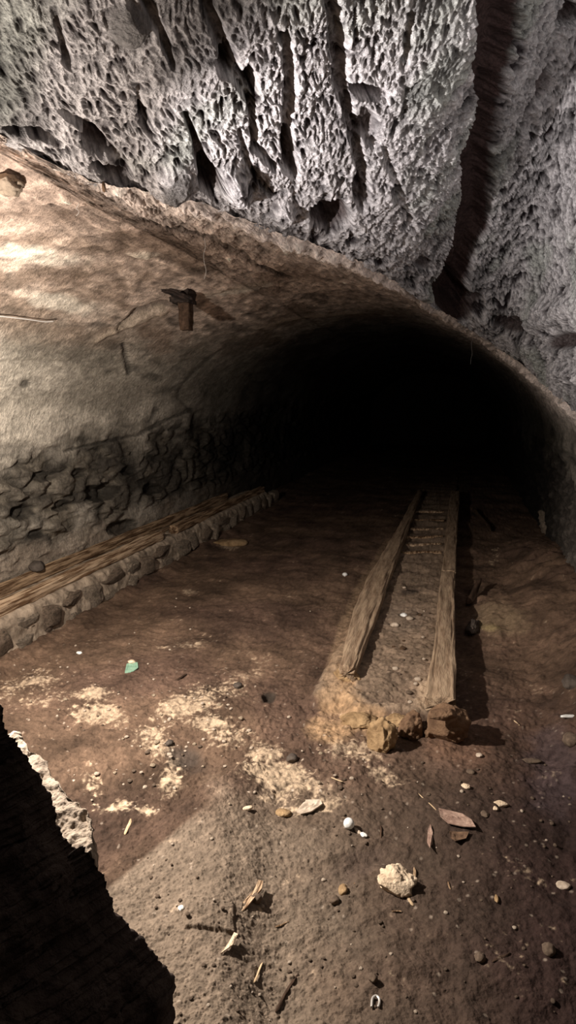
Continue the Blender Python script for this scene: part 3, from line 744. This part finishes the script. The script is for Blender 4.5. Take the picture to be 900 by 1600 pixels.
# ------------------------------------------------------------------ clods at the mound's near end
def clod(px, py, rpx, mat, seed, sq, label, name='earth_clod', cat='clod', dz=.35, rz=0, flat=2, rough=.3, group=None):
    p = onfloor(px, py); dep = float(p@CF); r = rpx*dep/FPX
    me = rock_mesh(name, r, seed, 5, sq, rough, mat=mat, flat=flat)
    z = float(hz(p[0], p[1]))
    return tag(put(name, me, (p[0], p[1], z+r*sq[2]*dz), rz), label, cat, group)
clod(697,1152,33,M_CLOD,71,(1,.8,.95),'large reddish block under the near end of the squared right rail','boulder','rock',.75,.2,4)
clod(597,1166,23,M_CLODY,72,(1,.9,1.25),'upright ochre lump at the front foot of the mound','boulder','rock',.55,0,2)
clod(643,1150,18,M_CLOD,73,(1.1,.9,1.3),'brown lump between the ochre lump and the reddish block','boulder','rock',.6,.4,2)
clod(672,1150,9,M_CLOD,74,(1,1,1.2),'small brown lump tucked left of the reddish block','boulder','rock',.6,.4,2)
clod(560,1130,20,M_CLODY,75,(1.4,1,.55),'low yellowish crust lump left of the upright ochre lump','boulder','rock',.3,.1,1)
clod(622,1120,15,M_CLODY,76,(1.2,1,.5),'small ochre lump on the mound brow between the rails','boulder','rock',.2,.1,1)
clod(541,1056,19,M_CLODY,77,(1.1,.6,.75),'orange earthy lump below the end of the left log rail','boulder','rock',.1,.1,1)
p = pz(693, 1108, -1.40)
tag(put('flat_stone', rock_mesh('flat_stone', .062, 78, 5, (1.15,.5,.42), .2, mat=M_CLOD, flat=3), (p[0], p[1]+.0, -1.425), .35), 'thin flat stone wedged under the near end of the right rail', 'stone')
# broken stake right of the rails and its stones
clod(738,985,20,M_STONED,79,(.45,1.5,.5),'long narrow dark stone in the shadow beside the right rail','stone','stone',.3,-.1,3)
a = onfloor(728, 948); b = onfloor(752, 924)
def stick(name, a, b, r0, r1, mat, label, cat, seed=0, lift0=0, lift1=0, group=None, flat=1.0, n=18, bend=.02):
    a = np.array(a, float); b = np.array(b, float)
    a[2] += r0*flat*.7+lift0; b[2] += r1*flat*.7+lift1
    ax = b-a; Ln = np.linalg.norm(ax); ax /= Ln; side = np.cross(ax, [0,0,1.]); side /= np.linalg.norm(side); up = np.cross(side, ax)
    base = a.copy(); P = []
    for t in np.linspace(0, 1, n):
        r = r0+(r1-r0)*t; c = a+(b-a)*t+side*Ln*bend*math.sin(t*4+seed)+up*Ln*bend*.3*math.sin(t*6+seed)
        e = min(1, 6*t+.35, 6*(1-t)+.35)
        P.append([c-base+(side*math.cos(q)+up*math.sin(q)*flat)*r*e*(1+.18*math.sin(3*q+seed+t*5)) for q in np.linspace(0, 2*math.pi, 11)])
    P = np.array(P); P = np.concatenate([np.repeat(P[:1].mean(1, keepdims=True), 11, 1), P, np.repeat(P[-1:].mean(1, keepdims=True), 11, 1)], 0)
    o = grid(name, P, mat); o.location = base
    return tag(o, label, cat, group)
stick('broken_stake', a, b, .028, .022, M_WOODD, 'short dark broken stake leaning out beside the right rail', 'stake', 1, 0, .09)
a = onfloor(742, 800); b = onfloor(765, 835)
stick('broken_stake', a, b, .03, .02, M_WOODD, 'thin dark stake lying in the gloom far right of the rails', 'stake', 2, .02, .02)

# ------------------------------------------------------------------ near rock on the left
def build_near():
    inner = [(-60,1010),(-20,1060),(0,1095),(10,1140),(30,1163),(60,1210),(82,1250),(88,1288),(112,1320),(140,1328),(165,1370),(178,1422),(220,1465),(248,1500),(268,1527),(266,1600),(262,1700)]
    outer = [(-50,1000),(-12,1050),(2,1088),(14,1132),(34,1158),(68,1190),(97,1235),(116,1252),(140,1272),(145,1302),(160,1362),(174,1414),(214,1460),(244,1496),(262,1522),(260,1600),(256,1700)]
    n = 420; t = np.linspace(0, len(inner)-1, n); idx = np.arange(len(inner))
    I = np.stack([np.interp(t, idx, [q[0] for q in inner]), np.interp(t, idx, [q[1] for q in inner])], -1)
    O = np.stack([np.interp(t, idx, [q[0] for q in outer]), np.interp(t, idx, [q[1] for q in outer])], -1)
    w = np.sin(t*9)*2+np.sin(t*23+1)*1.5+np.sin(t*51)*1.
    I[:, 0] += w; O[:, 0] += w
    rows = []
    m1 = 110
    for k in range(n):
        b = ray(*I[k])*.80; o_ = ray(*O[k]); o_ = o_*min(max(b[2]/o_[2], .80), .95)
        face0 = ray(I[k][0]-560, I[k][1]+260)*.50
        seg = []
        for s in np.linspace(0, 1, m1):                 # the face towards the viewer
            seg.append(face0+(b-face0)*s+ (CF*-.05+CU*.0)*math.sin(math.pi*s))
        end = b+np.array([-.22, .02, -.85])
        for s in np.linspace(0, 1, 70)[1:]:
            seg.append(b+(end-b)*s)
        rows.append(seg)
    P = np.array(rows)
    dU = np.gradient(P, axis=0); dV = np.gradient(P, axis=1)
    N = np.cross(dU, dV); N /= np.linalg.norm(N, axis=-1, keepdims=True)+1e-9
    x, y, z = P[..., 0], P[..., 1], P[..., 2]
    j = np.arange(P.shape[1])
    rim = np.exp(-((j-m1)/6.)**2)*.0
    n_ = fbm(x*5, y*5, z*5, 3, 700)*.030+fbm(x*18, y*18, z*18, 4, 701)*.010+fbm(x*60, y*60, z*60, 2, 702)*.003
    amp = np.interp(j, [0, m1-12, m1, m1+20, P.shape[1]], [1, 1, .12, .12, 1])[None]
    P = P+N*(n_*amp)[..., None]
    base = np.array([-.9, .6, -1.2])
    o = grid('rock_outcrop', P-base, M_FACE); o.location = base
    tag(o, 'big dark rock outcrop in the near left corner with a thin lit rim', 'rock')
build_near()

def build_crest():
    O = [(22,1146),(34,1157),(68,1188),(97,1233),(116,1250),(140,1270),(147,1296),(140,1330)]
    n = 170; t = np.linspace(0, len(O)-1, n); ix = np.arange(len(O))
    ox = np.interp(t, ix, [q[0] for q in O]); oy = np.interp(t, ix, [q[1] for q in O])
    rows = []
    for k in range(n):
        o_ = ray(ox[k]+1.5*math.sin(k*.5), oy[k]); o_ = o_*(-.78/o_[2])
        i_ = ray(ox[k]-46, oy[k]+34); i_ = i_*(o_[2]-.012)/i_[2]
        d_ = (o_-i_); d_[2] = 0; d_ /= np.linalg.norm(d_)
        seg = []
        for q in np.linspace(0, 1, 26): seg.append(np.array([i_[0], i_[1], -1.62+(i_[2]+1.62)*q])-d_*.05*(1-q))
        for q in np.linspace(0, 1, 60)[1:]: seg.append(i_+(o_-i_)*q)
        for q in np.linspace(0, 1, 40)[1:]: seg.append(np.array([o_[0], o_[1], o_[2]+(-1.62-o_[2])*q])+d_*.03*math.sin(q*1.5))
        rows.append(seg)
    P = np.array(rows)
    dU = np.gradient(P, axis=0); dV = np.gradient(P, axis=1)
    N = np.cross(dU, dV); N /= np.linalg.norm(N, axis=-1, keepdims=True)+1e-9
    if N[n//2, 55, 2] < 0: N = -N
    x, y, z = P[..., 0], P[..., 1], P[..., 2]
    P = P+N*(fbm(x*14, y*14, z*14, 3, 710)*.016+fbm(x*45, y*45, z*45, 3, 711)*.006)[..., None]
    base = np.array([-.75, .95, -1.6])
    o = grid('rubble_crest', P-base, M_CRUST); o.location = base
    tag(o, 'pale crusted rubble crest lit along the far edge of the dark rock outcrop', 'rock')
build_crest()

# ------------------------------------------------------------------ bracket stub in the vault
hk = pv(283, 463)
hb = tag(empty('iron_bracket', tuple(hk)), 'dark stub bracket sticking out of the left vault plaster, casting a slanted shadow', 'bracket')
def box_bm(w, d, h, loc=(0,0,0), seg=6, jit=.004, seed=0, taper=1.0):
    bm = bmesh.new(); bmesh.ops.create_cube(bm, size=1)
    bmesh.ops.subdivide_edges(bm, edges=bm.edges, cuts=seg, use_grid_fill=True)
    r_ = random.Random(seed)
    for v in bm.verts:
        tz = 1-(0.5-v.co.z)*(1-taper)
        v.co = Vector((v.co.x*w*tz+loc[0]+r_.uniform(-jit,jit), v.co.y*d*tz+loc[1]+r_.uniform(-jit,jit), v.co.z*h+loc[2]+r_.uniform(-jit,jit)))
    for f in bm.faces: f.smooth = True
    return bm
def bmo(name, bm, mat, parent):
    me = bpy.data.meshes.new(name); bm.to_mesh(me); bm.free(); return link(name, me, mat, parent)
bmo('socket_block', box_bm(.14,.16,.10,(.015,0,-.0),5,.006,1), M_IRON, hb)
bmo('shank', box_bm(.085,.10,.22,(.03,.01,-.13),6,.004,2,.85), M_WOODD, hb)
arm = bmo('arm', box_bm(.26,.05,.035,(-.10,-.11,-.03),7,.006,3), M_IRON, hb); arm.rotation_euler = (0,.25,.9)
# stone showing through the plaster at the far left
q = pv(8, 283)
tag(put('stone', rock_mesh('stone', .06, 81, 5, (1,1.4,.6), .3, mat=M_STONE, flat=3), (q[0], q[1], q[2]-.01), .3), 'grey stone bulging from the pink plaster at the far left under the rough ceiling', 'stone')

# string and cobwebs
def thread(name, pts, r, mat, label, cat, group=None):
    pts = np.array(pts, float); n = 6*len(pts)
    base = pts[0].copy(); t = np.linspace(0, len(pts)-1, n)
    c = np.stack([np.interp(t, range(len(pts)), pts[:, k]) for k in range(3)], -1)
    for _ in range(6): c[1:-1] = (c[:-2]+2*c[1:-1]+c[2:])/4
    T = np.gradient(c, axis=0); T /= np.linalg.norm(T, axis=1, keepdims=True)
    a = np.cross(T, [.31,.2,.93]); a /= np.linalg.norm(a, axis=1, keepdims=True); b = np.cross(T, a)
    q = np.linspace(0, 2*math.pi, 9)
    P = c[:, None]-base+(a[:, None]*np.cos(q)[None, :, None]+b[:, None]*np.sin(q)[None, :, None])*r
    P = np.concatenate([np.repeat((c[:1]-base)[:, None], 9, 1), P, np.repeat((c[-1:]-base)[:, None], 9, 1)], 0)
    o = grid(name, P, mat); o.location = base
    return tag(o, label, cat, group)
pts = []
for (x_, y_) in [(-20,492),(10,495),(45,499),(70,503),(84,502)]:
    v_ = pv(x_, y_); pts.append(v_*.985)
thread('string', pts, .0035, M_WEB, 'thin white string stuck along the left plaster wall', 'string')
for i, (x_, y_, ln, lab) in enumerate([(319,372,.22,'short cobweb strand hanging right of the dark stub bracket'),(121,318,.05,'tiny cobweb strand hanging from pink plaster at the left'),
                                  (738,528,.30,'cobweb strand hanging from the vault crown against the darkness')]):
    v_ = pv(x_, y_)*.985
    thread('cobweb_strand', [v_+np.array([.01*math.sin(k*2+i), 0, -ln*k/5]) for k in range(6)], .0011, M_WEB, lab, 'cobweb')
# small root peg in the seam
v_ = pv(162, 292)
tag(put('root_stub', rock_mesh('root_stub', .022, 83, 3, (.35,.35,1), .25, mat=M_CLOD), v_*.985), 'tiny brown root stub poking from the seam under the rough ceiling', 'root')

# ------------------------------------------------------------------ litter on the floor
def item_rock(px, py, rpx, mat, seed, sq, label, name='pebble', cat='pebble', rz=0, flat=2, rough=.25, dz=.45, group=None, sub=3):
    p = onfloor(px, py); r = rpx*float(p@CF)/FPX
    me = rock_mesh(name, r, seed, sub, sq, rough, mat=mat, flat=flat)
    z = float(hz(p[0], p[1]))
    return tag(put(name, me, (p[0], p[1], z+r*sq[2]*dz), rz), label, cat, group)

o = item_rock(619,1386,27,M_CREAM,90,(1.0,1.0,.62),'cream coloured rough chunk of rock lying alone on the bare floor','rock_chunk','rock',.5,2,.42,.6,None,5)
o = item_rock(545,1293,8.5,M_WHITE,91,(1,1,1),'round white snail shell lying left of the dry leaf','snail_shell','shell',0,0,.05,.8,None,4)
item_rock(559,1300,5.5,M_PEB,92,(1.5,.7,.6),'small pinkish white chip touching the white shell','lime_chip','chip',-.7)
item_rock(568,1306,5.5,M_WHITE,93,(1.1,.8,.6),'small white chip just beyond the pinkish chip beside the shell','lime_chip','chip',-.4)
item_rock(782,1258,9,M_CREAM,94,(1.3,.7,.5),'blocky cream chip right of the dry leaf','lime_chip','chip',.3,4)
item_rock(774,1264,5,M_CREAM,95,(.8,1.1,.5),'smaller cream chip leaning on the blocky cream chip','lime_chip','chip',.3,4)
item_rock(757,1273,7,M_PEBD,96,(.9,1.1,.4),'tan oval chip between the dry leaf and the blocky cream chip','pebble','pebble',.4)
item_rock(728,1230,6,M_CREAM,97,(1.2,.8,.6),'cream oval pebble above the dry leaf','pebble','pebble',-.5)
item_rock(749,1181,5,M_PEB,98,(1,1,.7),'pale pebble near the foot of the rail shadow','pebble','pebble')
item_rock(736,1207,6,M_PEBD,99,(1.2,.9,.5),'brownish crumb above the cream oval pebble','pebble','pebble')
item_rock(536,1393,9,M_CLODY,100,(.8,1.1,.8),'olive brown pebble left of the cream chunk, the taller of two','pebble','pebble')
item_rock(522,1408,8,M_PEBD,101,(1,1,.7),'dark brown pebble left of the cream chunk, the lower of two','pebble','pebble')
item_rock(539,899,4,M_WHITE,102,(1,1,.8),'tiny white pebble alone on dark soil left of the log rail','pebble','pebble')
item_rock(456,1187,9,M_STONED,103,(1,1,.8),'dark round stone at the edge of the lime spill','pebble','pebble')
item_rock(372,1073,6,M_STONED,104,(1.2,1,.8),'dark pebble on the lime spill above the big patch','pebble','pebble')
item_rock(265,1163,6,M_STONED,105,(1,1.2,.8),'dark pebble in the lime spill nearest the rock outcrop','pebble','pebble')
item_rock(858,1487,11,M_PEBD,106,(1,1,.8),'rounded grey pebble at the lower right','pebble','pebble')
item_rock(750,1499,8,M_PEBD,107,(1,1,.8),'grey pebble left of the dark stick at the lower right','pebble','pebble')
item_rock(752,1438,0.1,M_PEBD,107,(1,1,.8),'x','pebble','pebble') if False else None
item_rock(776,1406,6,M_CLODY,108,(.6,1.3,.6),'narrow ochre pebble right of the cream chunk','pebble','pebble')
item_rock(631,963,5,M_WHITE,109,(1.1,1,.7),'whitish pebble on the mound between the rails','pebble','pebble')
item_rock(617,978,6,M_PEB,110,(1.1,1,.7),'greyish pebble on the mound left of the whitish one','pebble','pebble')
item_rock(283,1420,5,M_WHITE,111,(1,1,.6),'small bluish white chip on the dusty bank','lime_chip','chip')
item_rock(387,1264,7,M_CREAM,112,(1.2,.7,.5),'pale chip at the top of the dusty bank','lime_chip','chip',.6)
item_rock(443,1272,11,M_CLODY,113,(1.2,.8,.5),'brown lump at the near edge of the lime spill','pebble','pebble')
item_rock(124,1021,4,M_WHITE,114,(1.2,.8,.6),'small white chip below the ledge stones','lime_chip','chip')
item_rock(206,1032,6,M_CREAM,115,(1,.8,.5),'cream chip touching the teal shard','lime_chip','chip')
item_rock(400,1408,9,M_PEBD,116,(1.1,.8,1.),'dark clod beside the pale splinter on the bank','clod','clod',.3,2)
item_rock(890,1120,10,M_WHITE,117,(1.6,.45,.25),'pale sharp sliver of stone at the right edge','stone_sliver','stone',.3,3)
item_rock(893,1158,13,M_PEBD,118,(1,1.1,.8),'brown rounded stone at the right edge below the pale sliver','stone','stone')
item_rock(892,1070,14,M_STONED,119,(1,1.1,.8),'dark stone at the foot of the right wall','stone','stone')
item_rock(880,1386,9,M_PEB,120,(1.3,1,.5),'greyish lime crumb at the right edge','lime_chip','chip')
item_rock(830,1191,10,M_PEBD,121,(1.7,.6,.4),'faint long tan chip right of the rail shadow','stone','stone',.2)
item_rock(582,1530,7,M_PEBD,122,(1.1,1,.8),'grey pebble above the bent metal loop','pebble','pebble')
item_rock(363,850,20,M_CLODY,123,(1.4,.8,.25),'low pale lump at the foot of the ledge','clod','clod',.2,1,.3)
item_rock(620,1045,0.1,M_PEBD,124,(1,1,1),'x') if False else None

# teal shard
def plate(name, outline, mat, label, cat, thick=.004, tilt=.0, lift=.006, curl=.0, n=10):
    "thin irregular flake lying on the ground: outline in picture points, laid on the floor"
    ps = [onfloor(a, b) for a, b in outline]
    c = sum(ps)/len(ps)
    bm = bmesh.new()
    top = []
    for ring_ in range(4):
        s = 1-ring_/4
        rv = []
        for p_ in ps:
            d = (p_-c)*s
            rr_ = math.hypot(d[0], d[1])
            rv.append(bm.verts.new((d[0], d[1], lift+thick+curl*rr_*rr_*30+.002*math.sin(d[0]*300))))
        top.append(rv)
    cv = bm.verts.new((0, 0, lift+thick))
    for k in range(3):
        for i in range(len(ps)):
            j = (i+1) % len(ps); bm.faces.new((top[k][i], top[k][j], top[k+1][j], top[k+1][i]))
    for i in range(len(ps)): bm.faces.new((top[3][i], top[3][(i+1) % len(ps)], cv))
    bot = [bm.verts.new((v.co.x, v.co.y, v.co.z-thick)) for v in top[0]]
    for i in range(len(ps)): j = (i+1) % len(ps); bm.faces.new((top[0][j], top[0][i], bot[i], bot[j]))
    bm.faces.new(bot)
    bmesh.ops.recalc_face_normals(bm, faces=bm.faces)
    me = bpy.data.meshes.new(name); bm.to_mesh(me); bm.free()
    z = float(hz(c[0], c[1]))
    o = link(name, me, mat); o.location = (c[0], c[1], z)
    return tag(o, label, cat)
plate('pottery_shard', [(195,1052),(198,1040),(206,1032),(215,1036),(216,1046),(206,1050)], M_TEAL, 'teal green glazed shard lying on dark soil right of the ledge', 'shard', .005, lift=.003)
plate('dry_leaf', [(685,1271),(700,1270),(722,1278),(736,1286),(743,1299),(725,1296),(700,1290),(688,1282)], M_LEAF, 'large pinkish brown dry leaf right of the white shell', 'leaf', .003, lift=.006, curl=.04)
plate('dry_leaf', [(702,1305),(716,1302),(733,1303),(728,1314),(712,1320),(704,1316)], M_LEAFD, 'dark crumpled leaf just below the large pinkish leaf', 'leaf', .003, lift=.004, curl=.15)
plate('dry_leaf', [(672,1292),(676,1302),(676,1320),(671,1335),(667,1318),(668,1302)], M_LEAF, 'narrow upright brown leaf between the shell and the large leaf', 'leaf', .002, lift=.004, curl=.1)
plate('earth_flake', [(366,1462),(372,1470),(364,1484),(345,1492),(352,1484),(360,1474)], M_CREAM, 'pale chipped corner on the caked earth slab of the bank', 'flake', .004, lift=.009)
plate('lime_flake', [(478,1250),(500,1252),(504,1262),(486,1272),(470,1274),(462,1268)], M_PEB, 'flat pale lime flake at the near edge of the spill', 'flake', .006, lift=.004)
plate('wood_splinter', [(366,1428),(372,1414),(398,1396),(404,1386),(411,1390),(409,1402),(385,1420)], M_WOODP, 'pale wedge shaped wood splinter on the dusty bank', 'splinter', .007, lift=.006)

def fs(px0, py0, px1, py1, r0, r1, mat, label, name='twig', cat='twig', seed=0, flat=.6, group=None, bend=.02):
    return stick(name, onfloor(px0, py0), onfloor(px1, py1), r0, r1, mat, label, cat, seed, 0, 0, group, flat, 14, bend)
fs(396,1536,411,1505,.0035,.003,M_TWIG,'short pale stick at the lower middle of the floor', seed=1)
fs(429,1582,467,1523,.005,.004,M_WOODD,'dark charred stick right of the short pale stick', seed=2)
fs(646,1416,632,1392,.006,.003,M_TWIG,'tan sliver emerging below the cream chunk', 'wood_splinter','splinter',3,.4)
fs(650,1385,646,1355,.006,.004,M_WOOD,'brown sliver standing right of the cream chunk', 'wood_splinter','splinter',4,.4)
fs(770,1504,797,1489,.005,.004,M_WOODD,'dark stick at the lower right beside a grey pebble', seed=5)
fs(517,1215,536,1222,.003,.003,M_TWIG,'thin pale twig right of the lime spill', seed=6)
fs(682,1268,655,1240,.0028,.002,M_TWIG,'thin twig pointing at the tip of the large leaf', seed=7)
fs(276,1063,292,1054,.008,.008,M_WOODD,'short dark stick right of the teal shard', seed=8)
fs(803,1126,812,1134,.004,.003,M_TWIG,'tiny straw right of the rail shadow', seed=9)
fs(594,1290,596,1310,.004,.003,M_WOODD,'short dark twig right of the small white chip', seed=10)
fs(196,1305,204,1280,.006,.005,M_TWIG,'pale splinter in the hollow behind the rock rim', 'wood_splinter','splinter',11)
fs(700,1378,704,1390,.003,.003,M_WOOD,'small brown twig right of the cream chunk', seed=12)
fs(430,1449,452,1440,.003,.002,M_WOOD,'faint brown twig in the dust right of the splinter', seed=13)
fs(560,1365,553,1382,.003,.003,M_WOOD,'thin brown twig above the two brown pebbles', seed=14)
fs(612,1424,628,1425,.003,.003,M_WOOD,'thin brown twig lying below the cream chunk', seed=15)

# bent metal loop
lp = onfloor(587, 1568); s_ = float(lp@CF)/FPX
pts = [lp+np.array([a_*s_*1.0, b_*s_*1.35, .006]) for a_, b_ in [(-5,-8),(-6,0),(-5,5),(0,8),(5,5),(6,0),(5,-6)]]
thread('metal_loop', pts, .0036, M_METAL, 'small bent horseshoe shaped metal loop at the bottom of the floor', 'metal loop')

# ------------------------------------------------------------------ scattered pebbles
def scatter(n, zone, group, label, name, mats, rpx, seed):
    r_ = random.Random(seed)
    mesh = [rock_mesh(name, 1, seed+k, 2, (1, .8+.1*(k % 4), .6), .25, mat=mats[k % len(mats)], flat=3) for k in range(8)]
    c = 0; tries = 0
    while c < n and tries < n*40:
        tries += 1
        x_, y_ = zone(r_)
        if x_ is None: continue
        p_ = onfloor(x_, y_); rad = r_.choice(rpx)*r_.uniform(.8, 1.2)*float(p_@CF)/FPX
        if p_[0] > .85 or p_[0] < -2.55: continue
        z_ = float(hz(p_[0], p_[1]))
        o_ = put(name, mesh[c % 8], (p_[0], p_[1], z_+rad*.3), r_.uniform(0, 6), (rad,)*3)
        tag(o_, label, 'pebble', group); c += 1
def z_lime(r_):
    a_ = r_.choice([(300,1095,80,30),(160,1115,70,30),(440,1215,90,36),(360,1150,60,40),(268,1215,30,50),(250,1160,70,40),(560,1190,60,24),(200,1200,60,40)])
    return r_.gauss(a_[0], a_[2]*.7), r_.gauss(a_[1], a_[3]*.7)
def z_bank(r_):
    x_, y_ = r_.uniform(190, 560), r_.uniform(1290, 1595)
    return (x_, y_) if x_ > 190+(y_-1380)*.45 and x_ > 280-(y_-1290)*1.1 else (None, None)
def z_right(r_): return r_.uniform(500, 890), r_.uniform(1190, 1595)
def z_mid(r_): return r_.uniform(60, 520), r_.uniform(930, 1080)
def z_mound(r_): return r_.uniform(585, 670), r_.uniform(900, 1110)
scatter(110, z_lime, 'lime crumbs on the spill', 'small crumb of lime lying in the pale lime spill', 'lime_crumb', [M_PEB, M_PEB, M_CREAM, M_PEBD], [1.6,2.2,3,4], 130)
scatter(60, z_bank, 'grit on the dusty bank', 'small brown pebble lying on the smooth dusty bank', 'pebble', [M_PEBD, M_PEBD, M_PEB], [1.8,2.4,3.4], 150)
scatter(70, z_right, 'grit on the right foreground', 'small pebble on the dark soil of the right foreground', 'pebble', [M_PEBD, M_PEBD, M_PEB], [1.8,2.6,3.6], 170)
scatter(26, z_mid, 'grit on the middle floor', 'tiny pale pebble on the dark soil beside the ledge', 'pebble', [M_PEB, M_PEBD], [1.5,2.2], 190)
scatter(24, z_mound, 'rubble on the mound top', 'small rubble bit on the mound between the rails', 'rubble_bit', [M_PEB, M_PEBD, M_CLOD], [2.5,3.5,5], 210)

# ------------------------------------------------------------------ lights
def lamp(name, typ, loc, energy, color, size=.04, target=None, **kw):
    l = bpy.data.lights.new(name, typ); l.energy = energy; l.color = color
    if typ in ('POINT', 'SPOT'): l.shadow_soft_size = size
    for k_, v_ in kw.items(): setattr(l, k_, v_)
    o = bpy.data.objects.new(name, l); C.objects.link(o); o.location = loc
    if target is not None:
        o.rotation_euler = (Vector(target)-Vector(loc)).to_track_quat('-Z', 'Y').to_euler()
    return o
LP = (-1.75, 1.80, .0)
lamp('work_lamp', 'SPOT', LP, 330, (1.0, .90, .80), .03, (-.6, 2.4, -1.6), spot_size=math.radians(150), spot_blend=.7)
lamp('work_lamp_spill', 'POINT', LP, 88, (1.0, .88, .78), .03)
lamp('wall_fill', 'SPOT', LP, 330, (1.0, .91, .80), .03, (-3.0, 3.3, .25), spot_size=math.radians(100), spot_blend=1.0)  # added fill at the lamp position, brightens the left wall
lamp('rough_fill', 'SPOT', LP, 700, (1.0, .94, .94), .03, (2.0, 4.5, 1.35), spot_size=math.radians(74), spot_blend=1.0)  # added fill at the lamp position, brightens the rough ceiling
lamp('right_fill', 'SPOT', (.95, .8, .15), 150, (1.0, .94, .93), .03, (.75, 4.6, 1.75), spot_size=math.radians(50), spot_blend=1.0)  # added fill, out of view, lifts the ceiling right of the groove
lamp('camera_fill', 'POINT', (.08, -.05, .08), .2, (1.0, .9, .85), .02)  # weak fill added at the camera for the near rock

w = bpy.data.worlds.new('World'); sc.world = w; w.use_nodes = True
w.node_tree.nodes['Background'].inputs['Color'].default_value = (.003, .0022, .002, 1)
w.node_tree.nodes['Background'].inputs['Strength'].default_value = 1.0

# ------------------------------------------------------------------ camera
cam = bpy.data.cameras.new('Camera'); co = bpy.data.objects.new('Camera', cam); C.objects.link(co)
cam.sensor_fit = 'VERTICAL'; cam.sensor_height = 32; cam.sensor_width = 18; cam.lens = FPX*32/1600; cam.clip_start = .02
co.matrix_world = Matrix(((CR[0], CU[0], -CF[0], 0), (CR[1], CU[1], -CF[1], 0), (CR[2], CU[2], -CF[2], 0), (0, 0, 0, 1)))
sc.camera = co
sc.view_settings.view_transform = 'Standard'
sc.view_settings.exposure = 0
sc.cycles.max_bounces = 6; sc.cycles.diffuse_bounces = 2
